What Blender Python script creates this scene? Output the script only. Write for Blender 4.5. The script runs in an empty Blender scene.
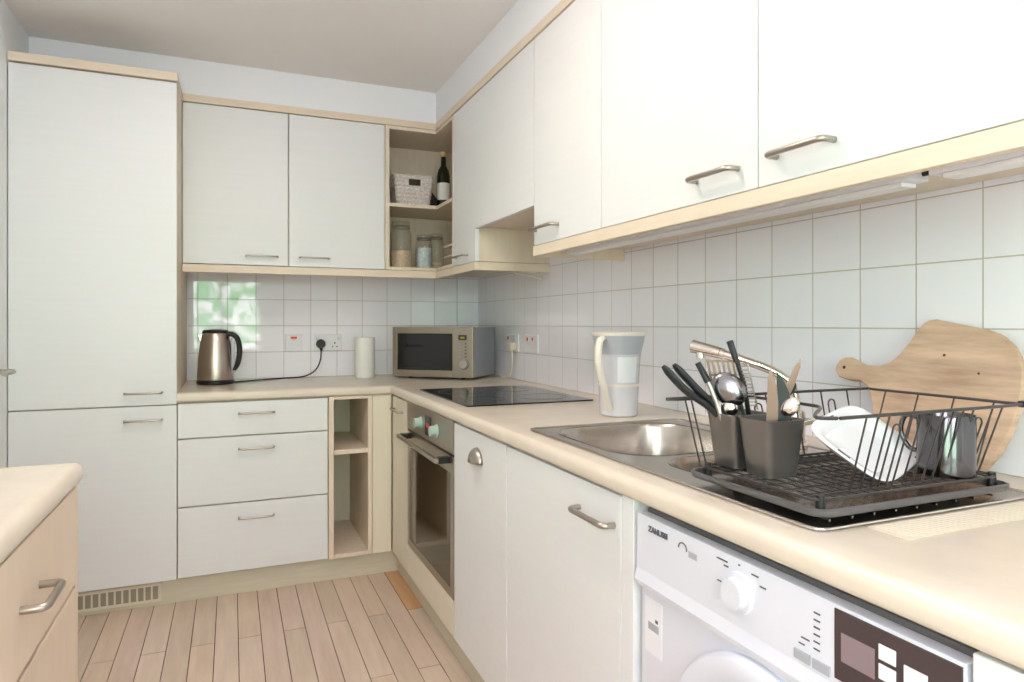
import bpy, math, random
from mathutils import Vector, Matrix
random.seed(7)
sc = bpy.context.scene
COL = sc.collection
PI = math.pi

# ------------------------------------------------------------------ materials
def lin(c):
    c = c / 255.0
    return c / 12.92 if c <= 0.04045 else ((c + 0.055) / 1.055) ** 2.4
def rgb(r, g, b): return (lin(r), lin(g), lin(b), 1.0)

def mat(name, col, rough=0.5, metal=0.0, noise=0.0, nscale=(8, 8, 8), col2=None, bump=0.0, bscale=30, spec=0.5, trans=0.0, ior=1.45, aniso=0.0, emit=0.0, coat=0.0):
    m = bpy.data.materials.new(name); m.use_nodes = True
    nt = m.node_tree; b = nt.nodes['Principled BSDF']
    b.inputs['Base Color'].default_value = col
    b.inputs['Roughness'].default_value = rough
    b.inputs['Metallic'].default_value = metal
    b.inputs['Specular IOR Level'].default_value = spec
    b.inputs['Transmission Weight'].default_value = trans
    b.inputs['IOR'].default_value = ior
    b.inputs['Coat Weight'].default_value = coat
    if emit:
        b.inputs['Emission Color'].default_value = col; b.inputs['Emission Strength'].default_value = emit
    tc = nt.nodes.new('ShaderNodeTexCoord')
    if noise or col2:
        mp = nt.nodes.new('ShaderNodeMapping'); mp.inputs['Scale'].default_value = nscale
        nt.links.new(tc.outputs['Object'], mp.inputs['Vector'])
        n = nt.nodes.new('ShaderNodeTexNoise'); n.inputs['Scale'].default_value = 1.0; n.inputs['Detail'].default_value = 5
        n.inputs['Roughness'].default_value = 0.6
        nt.links.new(mp.outputs['Vector'], n.inputs['Vector'])
        r = nt.nodes.new('ShaderNodeValToRGB')
        r.color_ramp.elements[0].position = 0.32; r.color_ramp.elements[1].position = 0.68
        c2 = col2 or tuple(min(1, c * (1 - noise)) for c in col[:3]) + (1,)
        r.color_ramp.elements[0].color = c2; r.color_ramp.elements[1].color = col
        nt.links.new(n.outputs['Fac'], r.inputs['Fac']); nt.links.new(r.outputs['Color'], b.inputs['Base Color'])
    if bump:
        n2 = nt.nodes.new('ShaderNodeTexNoise'); n2.inputs['Scale'].default_value = bscale; n2.inputs['Detail'].default_value = 3
        nt.links.new(tc.outputs['Object'], n2.inputs['Vector'])
        bp = nt.nodes.new('ShaderNodeBump'); bp.inputs['Strength'].default_value = bump; bp.inputs['Distance'].default_value = 0.002
        nt.links.new(n2.outputs['Fac'], bp.inputs['Height']); nt.links.new(bp.outputs['Normal'], b.inputs['Normal'])
    return m

def tile_mat(name, axis):
    T = 0.1418
    m = bpy.data.materials.new(name); m.use_nodes = True
    nt = m.node_tree; b = nt.nodes['Principled BSDF']; N = nt.nodes.new; L = nt.links.new
    tc = N('ShaderNodeTexCoord'); sp = N('ShaderNodeSeparateXYZ'); L(tc.outputs['Object'], sp.inputs[0])
    sub = N('ShaderNodeMath'); sub.operation = 'SUBTRACT'; sub.inputs[1].default_value = 0.9; L(sp.outputs['Z'], sub.inputs[0])
    cb = N('ShaderNodeCombineXYZ'); L(sp.outputs[axis], cb.inputs['X']); L(sub.outputs[0], cb.inputs['Y'])
    br = N('ShaderNodeTexBrick'); br.offset = 0.0; br.squash = 1.0
    br.inputs['Scale'].default_value = 1.0; br.inputs['Brick Width'].default_value = T; br.inputs['Row Height'].default_value = T
    br.inputs['Mortar Size'].default_value = 0.0016; br.inputs['Mortar Smooth'].default_value = 0.25; br.inputs['Bias'].default_value = 0
    br.inputs['Color1'].default_value = rgb(245, 244, 253); br.inputs['Color2'].default_value = rgb(242, 241, 250)
    br.inputs['Mortar'].default_value = rgb(196, 188, 182)
    L(cb.outputs[0], br.inputs['Vector']); L(br.outputs['Color'], b.inputs['Base Color'])
    mr = N('ShaderNodeMapRange'); mr.inputs['To Min'].default_value = 0.03; mr.inputs['To Max'].default_value = 0.75
    L(br.outputs['Fac'], mr.inputs['Value']); L(mr.outputs[0], b.inputs['Roughness'])
    inv = N('ShaderNodeMath'); inv.operation = 'SUBTRACT'; inv.inputs[0].default_value = 1.0; L(br.outputs['Fac'], inv.inputs[1])
    bp = N('ShaderNodeBump'); bp.inputs['Strength'].default_value = 0.7; bp.inputs['Distance'].default_value = 0.0015
    L(inv.outputs[0], bp.inputs['Height'])
    n2 = N('ShaderNodeTexNoise'); n2.inputs['Scale'].default_value = 14; n2.inputs['Detail'].default_value = 1; L(tc.outputs['Object'], n2.inputs['Vector'])
    bp2 = N('ShaderNodeBump'); bp2.inputs['Strength'].default_value = 0.12; bp2.inputs['Distance'].default_value = 0.002
    L(n2.outputs['Fac'], bp2.inputs['Height']); L(bp.outputs['Normal'], bp2.inputs['Normal']); L(bp2.outputs['Normal'], b.inputs['Normal'])
    return m

M = {}
M['wall'] = mat('painted_wall', rgb(235, 239, 242), .8, bump=.15, bscale=60)
M['ceiling'] = mat('ceiling_paint', rgb(236, 234, 233), .85, bump=.12, bscale=50)
M['door'] = mat('white_laminate', rgb(227, 230, 231), .38, noise=.02, nscale=(3, 3, 60), bump=.06, bscale=120)
M['carcass'] = mat('pale_wood_laminate', rgb(226, 213, 194), .5, noise=.09, nscale=(40, 40, 4), bump=.1, bscale=90)
M['trim'] = mat('pale_wood_trim', rgb(228, 214, 194), .45, noise=.08, nscale=(6, 6, 80), bump=.08, bscale=90)
M['beige'] = mat('cream_panel', rgb(224, 217, 198), .45, noise=.04, nscale=(60, 60, 5))
M['plinth'] = mat('plinth_laminate', rgb(208, 202, 182), .5, noise=.1, nscale=(6, 6, 60))
M['worktop'] = mat('cream_worktop', rgb(219, 209, 194), .22, noise=.06, nscale=(9, 9, 40), col2=rgb(213, 202, 185), bump=.05, bscale=80)
M['islandface'] = mat('pale_ash_laminate', rgb(226, 208, 188), .45, noise=.05, nscale=(50, 50, 6))
M['steel'] = mat('brushed_steel', rgb(190, 188, 184), .3, 1.0, noise=.1, nscale=(3, 60, 60))
M['sinksteel'] = mat('sink_steel', rgb(196, 188, 180), .26, 1.0, noise=.08, nscale=(40, 4, 40), bump=.1, bscale=60)
M['chrome'] = mat('chrome', rgb(232, 226, 220), .1, 1.0)
M['handle'] = mat('satin_nickel_handle', rgb(178, 171, 163), .34, 1.0)
M['black'] = mat('black_plastic', rgb(30, 31, 34), .38)
M['blacksoft'] = mat('black_silicone', rgb(36, 38, 42), .5)
M['wire'] = mat('black_coated_wire', rgb(58, 54, 54), .35)
M['traygrey'] = mat('grey_tray_plastic', rgb(92, 90, 92), .28)
M['caddy'] = mat('dark_grey_caddy', rgb(132, 128, 126), .28, .75, noise=.1)
M['gap'] = mat('dark_recess', rgb(60, 54, 46), .9)
M['glassblack'] = mat('black_ceramic_glass', rgb(16, 19, 23), .04, spec=.8)
M['ovenglass'] = mat('oven_door_glass', rgb(46, 38, 26), .05, spec=.8)
M['ovensteel'] = mat('oven_steel', rgb(176, 168, 154), .3, 1.0, noise=.08, nscale=(60, 3, 60))
M['white'] = mat('white_appliance', rgb(218, 222, 232), .3)
M['whiteplastic'] = mat('white_plastic', rgb(232, 234, 240), .4)
M['offwhite'] = mat('cream_plastic', rgb(226, 218, 196), .45)
M['paper'] = mat('white_paper', rgb(236, 236, 234), .9, bump=.3, bscale=160)
M['red'] = mat('red_indicator', rgb(225, 40, 45), .4)
M['orangered'] = mat('neon_indicator', rgb(240, 80, 40), .4)
M['ink'] = mat('grey_print', rgb(88, 90, 98), .6)
M['inkl'] = mat('pale_print', rgb(168, 172, 180), .6)
M['display'] = mat('display_brown', rgb(72, 60, 62), .25)
M['screen'] = mat('display_screen', rgb(138, 122, 126), .2)
M['board'] = mat('worn_beech', rgb(218, 188, 162), .55, col2=rgb(176, 146, 124), nscale=(5, 5, 38), bump=.15, bscale=60)
M['ceramic'] = mat('white_ceramic', rgb(240, 242, 248), .12)
M['darksteel'] = mat('dark_polished_steel', rgb(92, 90, 92), .14, 1.0)
M['glass'] = mat('clear_glass', (0.95, 0.97, 0.96, 1), .02, trans=1.0, ior=1.2)
M['bottle'] = mat('dark_green_bottle', rgb(26, 32, 22), .1, spec=.7)
M['cork'] = mat('bottle_cap', rgb(206, 180, 130), .5)
M['oats'] = mat('oats', rgb(236, 212, 186), .9, col2=rgb(206, 178, 148), nscale=(90, 90, 90), bump=.8, bscale=150)
M['pasta'] = mat('blue_white_contents', rgb(240, 244, 244), .8, col2=rgb(186, 216, 226), nscale=(50, 50, 50), bump=.6, bscale=120)
M['wicker'] = mat('white_wicker', rgb(232, 226, 222), .8, col2=rgb(188, 178, 174), nscale=(90, 90, 110), bump=1.0, bscale=140)
M['jug'] = mat('translucent_jug_plastic', rgb(214, 212, 220), .18)
M['jugdark'] = mat('jug_funnel_plastic', rgb(176, 178, 188), .3)
M['jugtop'] = mat('jug_lid_plastic', rgb(228, 221, 212), .3)
M['copper'] = mat('kettle_steel', rgb(196, 184, 174), .27, 1.0)
M['blade'] = mat('blade_steel', rgb(122, 98, 88), .38, .6)
M['ovenknob'] = mat('pale_oven_knob', rgb(176, 200, 190), .3)
M['traymetal'] = mat('tray_floor', rgb(150, 134, 124), .2, .8)
M['ladle'] = mat('ladle_steel', rgb(150, 150, 154), .22, 1.0)
M['led'] = mat('lamp_diffuser', rgb(240, 240, 242), .4)
M['mat'] = mat('ribbed_draining_mat', rgb(218, 207, 190), .35)
M['lampglow'] = mat('ceiling_lamp_lens', rgb(255, 240, 220), .5, emit=3.0)
M['tilex'] = tile_mat('white_glazed_tile_back', 'X')
M['tiley'] = tile_mat('white_glazed_tile_right', 'Y')
M['grout'] = mat('floor_gap', rgb(84, 66, 56), .9)
PL = [mat('floor_plank_%s' % n, rgb(*c), .42, col2=rgb(*d), nscale=(30, 3, 30), bump=.1, bscale=70) for n, c, d in
      [('pale', (216, 197, 179), (203, 184, 166)), ('rose', (210, 190, 174), (197, 176, 159)), ('sand', (206, 189, 170), (193, 174, 155)), ('warm', (214, 193, 172), (200, 178, 157))]]
PL.append(mat('floor_plank_orange', rgb(206, 165, 122), .42, col2=rgb(190, 148, 106), nscale=(30, 3, 30)))

def light_path_free_pane():
    m = bpy.data.materials.new('window_glass'); m.use_nodes = True
    nt = m.node_tree; nt.nodes.clear(); N = nt.nodes.new; L = nt.links.new
    o = N('ShaderNodeOutputMaterial'); mx = N('ShaderNodeMixShader'); t = N('ShaderNodeBsdfTransparent'); g = N('ShaderNodeBsdfGlossy')
    g.inputs['Roughness'].default_value = 0.02; lw = N('ShaderNodeLayerWeight'); lw.inputs['Blend'].default_value = .35; f = N('ShaderNodeMapRange'); L(lw.outputs['Facing'], f.inputs['Value']); f.inputs['To Min'].default_value = .03; f.inputs['To Max'].default_value = .55
    L(f.outputs[0], mx.inputs[0]); L(t.outputs[0], mx.inputs[1]); L(g.outputs[0], mx.inputs[2]); L(mx.outputs[0], o.inputs[0])
    return m
M['pane'] = light_path_free_pane()
def thin_glass():
    m = bpy.data.materials.new('thin_jar_glass'); m.use_nodes = True
    nt = m.node_tree; nt.nodes.clear(); N = nt.nodes.new; L = nt.links.new
    o = N('ShaderNodeOutputMaterial'); mx = N('ShaderNodeMixShader'); t = N('ShaderNodeBsdfTransparent'); g = N('ShaderNodeBsdfGlossy')
    t.inputs['Color'].default_value = (.96, .97, .965, 1)
    g.inputs['Roughness'].default_value = 0.04; lw = N('ShaderNodeLayerWeight'); lw.inputs['Blend'].default_value = .35; f = N('ShaderNodeMapRange'); L(lw.outputs['Facing'], f.inputs['Value']); f.inputs['To Min'].default_value = .03; f.inputs['To Max'].default_value = .55
    L(f.outputs[0], mx.inputs[0]); L(t.outputs[0], mx.inputs[1]); L(g.outputs[0], mx.inputs[2]); L(mx.outputs[0], o.inputs[0])
    return m
M['jar'] = thin_glass()

# ------------------------------------------------------------------ mesh helpers
class MB:
    def __init__(s): s.v = []; s.f = []; s.mi = []
    def add(s, vs, fs, mi=0):
        o = len(s.v); s.v += [tuple(v) for v in vs]
        for f in fs: s.f.append([i + o for i in f]); s.mi.append(mi)
        return s
    def box(s, x0, x1, y0, y1, z0, z1, mi=0):
        x0, x1 = min(x0, x1), max(x0, x1); y0, y1 = min(y0, y1), max(y0, y1); z0, z1 = min(z0, z1), max(z0, z1)
        return s.add([(x0, y0, z0), (x1, y0, z0), (x1, y1, z0), (x0, y1, z0), (x0, y0, z1), (x1, y0, z1), (x1, y1, z1), (x0, y1, z1)],
              [(0, 3, 2, 1), (4, 5, 6, 7), (0, 1, 5, 4), (1, 2, 6, 5), (2, 3, 7, 6), (3, 0, 4, 7)], mi)
    def prism(s, pts, a, b, axis='z', mi=0):
        def P(p, h): return {'z': (p[0], p[1], h), 'y': (p[0], h, p[1]), 'x': (h, p[0], p[1])}[axis]
        n = len(pts); vs = [P(p, a) for p in pts] + [P(p, b) for p in pts]
        return s.add(vs, [tuple(range(n - 1, -1, -1)), tuple(range(n, 2 * n))] + [(i, (i + 1) % n, n + (i + 1) % n, n + i) for i in range(n)], mi)
    def loft(s, loops, cap0=True, cap1=True, closed=True, mi=0):
        n = len(loops[0]); vs = [p for l in loops for p in l]; fs = []
        for k in range(len(loops) - 1):
            for i in range(n if closed else n - 1):
                j = (i + 1) % n; fs.append((k * n + i, k * n + j, (k + 1) * n + j, (k + 1) * n + i))
        if cap0: fs.append(tuple(range(n - 1, -1, -1)))
        if cap1: fs.append(tuple((len(loops) - 1) * n + i for i in range(n)))
        return s.add(vs, fs, mi)
    def lathe(s, prof, cx=0, cy=0, segs=32, sx=1, sy=1, cap=True, mi=0):
        loops = [[(cx + r * sx * math.cos(2 * PI * i / segs), cy + r * sy * math.sin(2 * PI * i / segs), z) for i in range(segs)] for r, z in prof]
        return s.loft(loops, cap, cap, mi=mi)
    def tube(s, path, r, segs=10, closed=False, mi=0, flat=1.0):
        P = [Vector(p) for p in path]; n = len(P)
        rs = r if isinstance(r, (list, tuple)) else [r] * n
        T = []
        for i in range(n):
            if closed: t = P[(i + 1) % n] - P[i - 1]
            else: t = P[min(i + 1, n - 1)] - P[max(i - 1, 0)]
            T.append(t.normalized() if t.length > 1e-9 else Vector((0, 0, 1)))
        up = Vector((0, 0, 1)) if abs(T[0].z) < .9 else Vector((1, 0, 0))
        u = T[0].cross(up).normalized(); loops = []
        for i in range(n):
            u = (u - T[i] * u.dot(T[i])); u = u.normalized() if u.length > 1e-6 else T[i].orthogonal().normalized()
            w = T[i].cross(u)
            loops.append([tuple(P[i] + rs[i] * (u * math.cos(2 * PI * k / segs) + w * flat * math.sin(2 * PI * k / segs))) for k in range(segs)])
        if closed: loops.append(loops[0])
        return s.loft(loops, not closed, not closed, mi=mi)
    def build(s, name, m, parent=None, smooth=False, bevel=0, world=True, bseg=2):
        me = bpy.data.meshes.new(name)
        off = Vector((0, 0, 0))
        if parent is not None and world:
            p = parent
            while p is not None: off += p.location; p = p.parent
        me.from_pydata([tuple(Vector(v) - off) for v in s.v], [], s.f)
        ms = m if isinstance(m, list) else [m]
        for k in ms: me.materials.append(k)
        if len(ms) > 1:
            for p, i in zip(me.polygons, s.mi): p.material_index = i
        me.update()
        import bmesh
        bm = bmesh.new(); bm.from_mesh(me); bmesh.ops.recalc_face_normals(bm, faces=bm.faces[:]); bm.to_mesh(me); bm.free()
        o = bpy.data.objects.new(name, me); COL.objects.link(o)
        if parent is not None: o.parent = parent
        if smooth:
            for p in me.polygons: p.use_smooth = True
            try: me.set_sharp_from_angle(angle=math.radians(40))
            except Exception: pass
        if bevel:
            b = o.modifiers.new('bevel', 'BEVEL'); b.width = bevel; b.segments = bseg; b.limit_method = 'ANGLE'; b.angle_limit = math.radians(50)
        return o

def B(name, m, parent, x0, x1, y0, y1, z0, z1, bevel=.0015):
    return MB().box(x0, x1, y0, y1, z0, z1).build(name, m, parent, bevel=bevel)
def struct(o): o['kind'] = 'structure'; return o
def tag(o, label, cat, group=None):
    o['label'] = label; o['category'] = cat
    if group: o['group'] = group
    return o
def thing(name, label, cat, loc, rz=0, group=None):
    o = bpy.data.objects.new(name, None); COL.objects.link(o); o.location = loc; o.rotation_euler = (0, 0, rz)
    o.empty_display_size = .05
    return tag(o, label, cat, group)
def arc(c, r, a0, a1, n, plane='xy', h=0):
    out = []
    for i in range(n + 1):
        a = math.radians(a0 + (a1 - a0) * i / n); p, q = c[0] + r * math.cos(a), c[1] + r * math.sin(a)
        out.append({'xy': (p, q, h), 'xz': (p, h, q), 'yz': (h, p, q)}[plane])
    return out
def rrect(x0, x1, y0, y1, r, n=6, z=None):
    pts = []
    for cx, cy, a in ((x1 - r, y1 - r, 0), (x0 + r, y1 - r, 90), (x0 + r, y0 + r, 180), (x1 - r, y0 + r, 270)):
        for i in range(n + 1):
            t = math.radians(a + 90 * i / n); pts.append((cx + r * math.cos(t), cy + r * math.sin(t)) + (() if z is None else (z,)))
    return pts
def spline(pts, n=8):
    P = [Vector(p) for p in pts]; out = []
    for i in range(len(P) - 1):
        a, b, c, d = P[max(i - 1, 0)], P[i], P[i + 1], P[min(i + 2, len(P) - 1)]
        for k in range(n):
            t = k / n
            out.append(.5 * ((2 * b) + (c - a) * t + (2 * a - 5 * b + 4 * c - d) * t * t + (3 * b - a - 3 * c + d) * t ** 3))
    out.append(P[-1]); return out
def bow_path(p0, p1, out, d):
    """path of a bow handle: root, out, along, back (rounded bends)"""
    p0, p1, o = Vector(p0), Vector(p1), Vector(out); t = (p1 - p0).normalized(); r = min(.012, d * .5); pts = [p0]
    for i in range(5):
        a = PI / 2 * i / 4; pts.append(p0 + o * (d - r + r * math.sin(a)) + t * (r - r * math.cos(a)))
    for i in range(5):
        a = PI / 2 * i / 4; pts.append(p1 + o * (d - r + r * math.cos(a)) - t * (r - r * math.sin(a)))
    pts.append(p1); return pts
def bow(parent, p0, p1, out, d=.03, r=.005, m=None):
    mb = MB(); mb.tube(bow_path(p0, p1, out, d), r, 10)
    return mb.build('handle', m or M['handle'], parent, smooth=True)
def text_mesh(name, s, size, m, parent, org, xdir, zdir, thick=.0004):
    cu = bpy.data.curves.new(name, 'FONT'); cu.body = s; cu.size = size; cu.extrude = thick; cu.offset = .0003; cu.align_x = 'CENTER'; cu.align_y = 'CENTER'
    t = bpy.data.objects.new('tmp', cu); COL.objects.link(t); bpy.context.view_layer.update()
    me = bpy.data.meshes.new_from_object(t.evaluated_get(bpy.context.evaluated_depsgraph_get()))
    bpy.data.objects.remove(t); me.name = name
    X, Z = Vector(xdir), Vector(zdir); Y = X.cross(Z)
    off = Vector((0, 0, 0)); p = parent
    while p is not None: off += p.location; p = p.parent
    for v in me.vertices:
        c = v.co.copy(); v.co = Vector(org) - off + X * c.x + Z * c.y + Y * c.z
    me.materials.clear(); me.materials.append(m)
    o = bpy.data.objects.new(name, me); COL.objects.link(o); o.parent = parent; return o
def curve_plate(name, outer, holes, z0, z1, m, parent):
    cu = bpy.data.curves.new(name, 'CURVE'); cu.dimensions = '2D'; cu.fill_mode = 'BOTH'; cu.extrude = (z1 - z0) / 2
    for L in [outer] + holes:
        s = cu.splines.new('POLY'); s.points.add(len(L) - 1)
        for p, q in zip(s.points, L): p.co = (q[0], q[1], 0, 1)
        s.use_cyclic_u = True
    t = bpy.data.objects.new('tmp', cu); COL.objects.link(t); bpy.context.view_layer.update()
    me = bpy.data.meshes.new_from_object(t.evaluated_get(bpy.context.evaluated_depsgraph_get()))
    bpy.data.objects.remove(t); me.name = name
    off = Vector((0, 0, 0)); p = parent
    while p is not None: off += p.location; p = p.parent
    for v in me.vertices: v.co = v.co + Vector((0, 0, (z0 + z1) / 2)) - off
    me.materials.clear(); me.materials.append(m)
    o = bpy.data.objects.new(name, me); COL.objects.link(o); o.parent = parent; return o

# ------------------------------------------------------------------ room
H = 2.436; XL = -2.205; YR = -5.6
fl = MB(); W = .0815; Lp = .97; g = .0030
row = -9
for r in range(-9, 19):
    x1 = -.7223 - r * W + W - W; x0 = x1 - W
    if x1 > 0.02: continue
    if x0 < XL - .02: x0 = max(x0, XL - .02)
    if x1 < XL: break
    base = (-1.115 if r % 2 else -1.594)
    k = 2
    y1 = base + k * Lp
    while y1 > YR:
        y0 = y1 - Lp
        a, b = max(y0, YR), min(y1, 0)
        if b - a > .02:
            mi = random.choice([0, 0, 1, 2, 3])
            if r == -1 and abs(y0 + 1.115) < .01: mi = 4
            fl.box(x0 + g / 2, x1 - g / 2, a + g / 2, b - g / 2, -.012, 0, mi)
        y1 = y0
fl.box(XL - .02, .05, YR, 0, -.05, -.004, 5)
struct(fl.build('floor', PL + [M['grout']]))
struct(B('ceiling', M['ceiling'], None, XL - .1, .1, YR - .1, .1, H, H + .1, 0))
wb = struct(B('wall_back', M['wall'], None, XL - .1, .1, 0, .1, -.05, H, 0))
B('tiling', M['tilex'], wb, -1.607, 0, -.006, 0, .86, 1.53, 0)
wr = struct(B('wall_right', M['wall'], None, 0, .1, YR, 0, -.05, H, 0))
B('tiling', M['tiley'], wr, -.006, 0, -4.3, -.006, .86, 1.53, 0)
# left wall with a door
DY0, DY1, DZ = -1.72, -.82, 2.03
LW0, LW1 = -5.45, -4.15
mb = MB(); mb.box(XL - .1, XL, LW1, DY0, -.05, H).box(XL - .1, XL, YR, LW0, -.05, H).box(XL - .1, XL, LW0, LW1, -.05, .85).box(XL - .1, XL, LW0, LW1, 2.2, H).box(XL - .1, XL, DY1, 0, -.05, H).box(XL - .1, XL, DY0, DY1, DZ, H)
struct(mb.build('wall_left', M['wall']))
d1 = struct(B('door_1', M['door'], None, XL - .06, XL - .02, DY0 + .03, DY1 - .03, .005, DZ - .03))
mb = MB(); mb.tube([(XL - .02, -.9, 1.02), (XL + .066, -.9, 1.02), (XL + .076, -.91, 1.02), (XL + .078, -1.02, 1.02)], .009, 12)
mb.tube([(XL - .02, -.9, 1.02), (XL - .008, -.9, 1.02)], .026, 20)
mb.build('door_handle', M['handle'], d1, smooth=True)
mb = MB(); mb.box(XL - .1, XL + .012, DY0 - .05, DY0 + .028, 0, DZ + .05).box(XL - .1, XL + .012, DY1 - .028, DY1 + .05, 0, DZ + .05).box(XL - .1, XL + .012, DY0 + .028, DY1 - .028, DZ - .028, DZ + .05)
struct(mb.build('trim_1', M['door'], bevel=.003))
# rear wall behind the camera with the garden window
WX0, WX1, WZ0, WZ1 = -2.0, -1.02, .80, 2.15
mb = MB(); mb.box(XL, WX0, YR - .1, YR, -.05, H).box(WX1, .0, YR - .1, YR, -.05, H).box(WX0, WX1, YR - .1, YR, -.05, WZ0).box(WX0, WX1, YR - .1, YR, WZ1, H)
struct(mb.build('wall_rear', M['wall']))
def window(name, x0, x1, z0, z1, y):
    f = MB(); t = .05
    f.box(x0, x0 + t, y - .07, y - .01, z0, z1).box(x1 - t, x1, y - .07, y - .01, z0, z1).box(x0 + t, x1 - t, y - .07, y - .01, z0, z0 + t).box(x0 + t, x1 - t, y - .07, y - .01, z1 - t, z1)
    f.box((x0 + x1) / 2 - .02, (x0 + x1) / 2 + .02, y - .07, y - .01, z0 + t, z1 - t)
    w = struct(f.build(name, M['whiteplastic'], bevel=.002))
    B('pane', M['pane'], w, x0 + t, x1 - t, y - .042, y - .038, z0 + t, z1 - t, 0)
window('window_1', WX0, WX1, WZ0, WZ1, YR)
f = MB(); tt = .05; xa, xb_ = XL - .07, XL - .01
f.box(xa, xb_, LW0, LW0 + tt, .85, 2.2).box(xa, xb_, LW1 - tt, LW1, .85, 2.2).box(xa, xb_, LW0 + tt, LW1 - tt, .85, .85 + tt).box(xa, xb_, LW0 + tt, LW1 - tt, 2.2 - tt, 2.2)
w2 = struct(f.build('added_window', M['whiteplastic'], bevel=.002))  # unseen window, added to bring extra daylight onto the right-hand units
B('pane', M['pane'], w2, XL - .042, XL - .038, LW0 + tt, LW1 - tt, .85 + tt, 2.2 - tt, 0)
# boxed-in soffit above the wall cabinets
DU = .384
struct(MB().prism([(XL, 0), (0, 0), (0, YR + .0), (-DU, YR), (-DU, -DU), (XL, -DU)], 2.2705, H - .0005, 'z').build('trim_2', M['wall']))
# wall cabinet cornice and pelmet are separate lengths of timber
def Lrail(d0, d1, z0, z1, x0, y1):
    return MB().prism([(x0, -d0), (-d0, -d0), (-d0, y1), (-d1, y1), (-d1, -d1), (x0, -d1)], z0, z1, 'z')

# ------------------------------------------------------------------ base units, back run
DF = .69    # door front plane
BX = -1.612
t = thing('tall_cabinet', 'tall white two-door fridge housing cabinet beside the left wall', 'cabinet', (-1.904, -.34, .107))
B('body', M['carcass'], t, XL + .003, BX, -.665, -.012, .1075, 2.222)
MB().box(XL + .003, BX + .004, -DF - .006, -.392, 2.2225, 2.258).build('cornice', M['trim'], t, bevel=.002)
for z0, z1, hz in ((.854, 2.216, .906), (.110, .849, .792)):
    d = B('door', M['door'], t, XL + .004, BX, -DF, -.667, z0, z1, .002)
    bow(d, (-1.804, -DF, hz), (-1.667, -DF, hz), (0, -1, 0), .028, .0045)

t = thing('drawer_cabinet', 'three-drawer white base cabinet beside the tall cabinet', 'cabinet', (-1.296, -.34, .107))
B('body', M['carcass'], t, BX + .001, -.988, -.667, -.01, .1075, .8585)
for z0, z1, hz in ((.706, .853, .803), (.414, .7, .647), (.113, .408, .345)):
    d = B('drawer', M['door'], t, BX + .004, -.990, -DF, -.669, z0, z1, .002)
    bow(d, (-1.367, -DF, hz), (-1.224, -DF, hz), (0, -1, 0), .028, .0045)

t = thing('open_shelf_cabinet', 'narrow open base cabinet with one shelf, right of the drawers', 'shelf', (-.886, -.34, .107))
B('side_panel', M['carcass'], t, -.986, -.962, -DF, -.02, .1075, .8585)
B('side_panel', M['carcass'], t, -.805, -.786, -DF, -.02, .1075, .8585)
B('back_panel', M['beige'], t, -.962, -.805, -.16, -.15, .1275, .8425)
B('shelf', M['carcass'], t, -.962, -.805, -.68, -.16, .586, .607)
B('top_rail', M['carcass'], t, -.962, -.805, -DF, -.15, .8425, .8585)
B('bottom_panel', M['carcass'], t, -.962, -.805, -DF, -.15, .1075, .1275)

tag(MB().box(-.784, -.693, -.686, -.667, .1075, .8585).build('filler_panel', M['beige'], bevel=.001), 'plain cream corner filler panel beside the open base shelf', 'panel')

pl = tag(Lrail(.64, .6558, 0, .1055, XL + .003, -2.765).build('plinth', M['plinth'], bevel=.001), 'pale wood plinth running under the base cabinets', 'plinth')
gv = MB(); gv.box(-2.12, -1.672, -.661, -.656, .018, .028).box(-2.12, -1.672, -.661, -.656, .084, .094).box(-1.68, -1.672, -.661, -.656, .028, .084)
for i in range(17): gv.box(-2.12 + i * .0272, -2.12 + i * .0272 + .007, -.661, -.656, .028, .084)
gv.build('ventilation_grille', M['beige'], pl)['label'] = 'slotted cream plinth vent under the tall cabinet'
B('grille_shade', mat('grille_painted_shade', rgb(150, 144, 128), .8), pl, -2.12, -1.68, -.6568, -.6559, .028, .084, 0)  # thin sheet behind the slats, recess shade put into its colour

# ------------------------------------------------------------------ base units, right run
def bowy(parent, y0, y1, z, x=-DF, **k): return bow(parent, (x, y0, z), (x, y1, z), (-1, 0, 0), **k)
t = thing('base_cabinet', 'narrow cream base cabinet in the corner left of the oven', 'cabinet', (-.34, -.84, .107))
B('body', M['carcass'], t, -.667, -.02, -.994, -.70, .1075, .8585)
d = B('door', M['beige'], t, -DF, -.669, -.993, -.694, .107, .853, .002)
bowy(d, -.755, -.905, .797, d=.026, r=.0045)

# oven
oy0, oy1 = -1.645, -.998
t = thing('oven', 'built-in steel oven with dark glass door under the worktop', 'oven', (-.34, -1.32, .237))
B('body', M['ovensteel'], t, -.672, -.05, oy0 + .004, oy1 - .004, .24, .8585)
cp = B('control_panel', M['ovensteel'], t, -.694, -.673, oy0, oy1, .7415, .8575, .0015)
B('clock_display', M['black'], cp, -.6955, -.694, -1.375, -1.288, .758, .835, .001)['label'] = 'black clock display'
B('clock_digits', M['red'], cp, -.6958, -.6955, -1.35, -1.31, .79, .806, 0)
for ky in (-1.225, -1.452):
    kb = MB(); kb.tube([(-.694, ky, .795), (-.699, ky, .795)], .026, 28); kb.tube([(-.699, ky, .795), (-.722, ky, .795)], [.021, .019], 28)
    kb.build('knob', M['ovenknob'], t, smooth=True)
dr = MB()
dr.box(-.692, -.673, oy0, oy0 + .035, .237, .732).box(-.692, -.673, oy1 - .03, oy1, .237, .732).box(-.692, -.673, oy0 + .035, oy1 - .03, .672, .732).box(-.692, -.673, oy0 + .035, oy1 - .03, .237, .268)
dd = dr.build('door', M['ovensteel'], t, bevel=.001)
B('glass', M['ovenglass'], dd, -.690, -.678, oy0 + .035, oy1 - .03, .268, .672, 0)
hb = MB()
hb.box(-.748, -.735, oy0 + .03, oy1 - .03, .707, .725)
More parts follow.
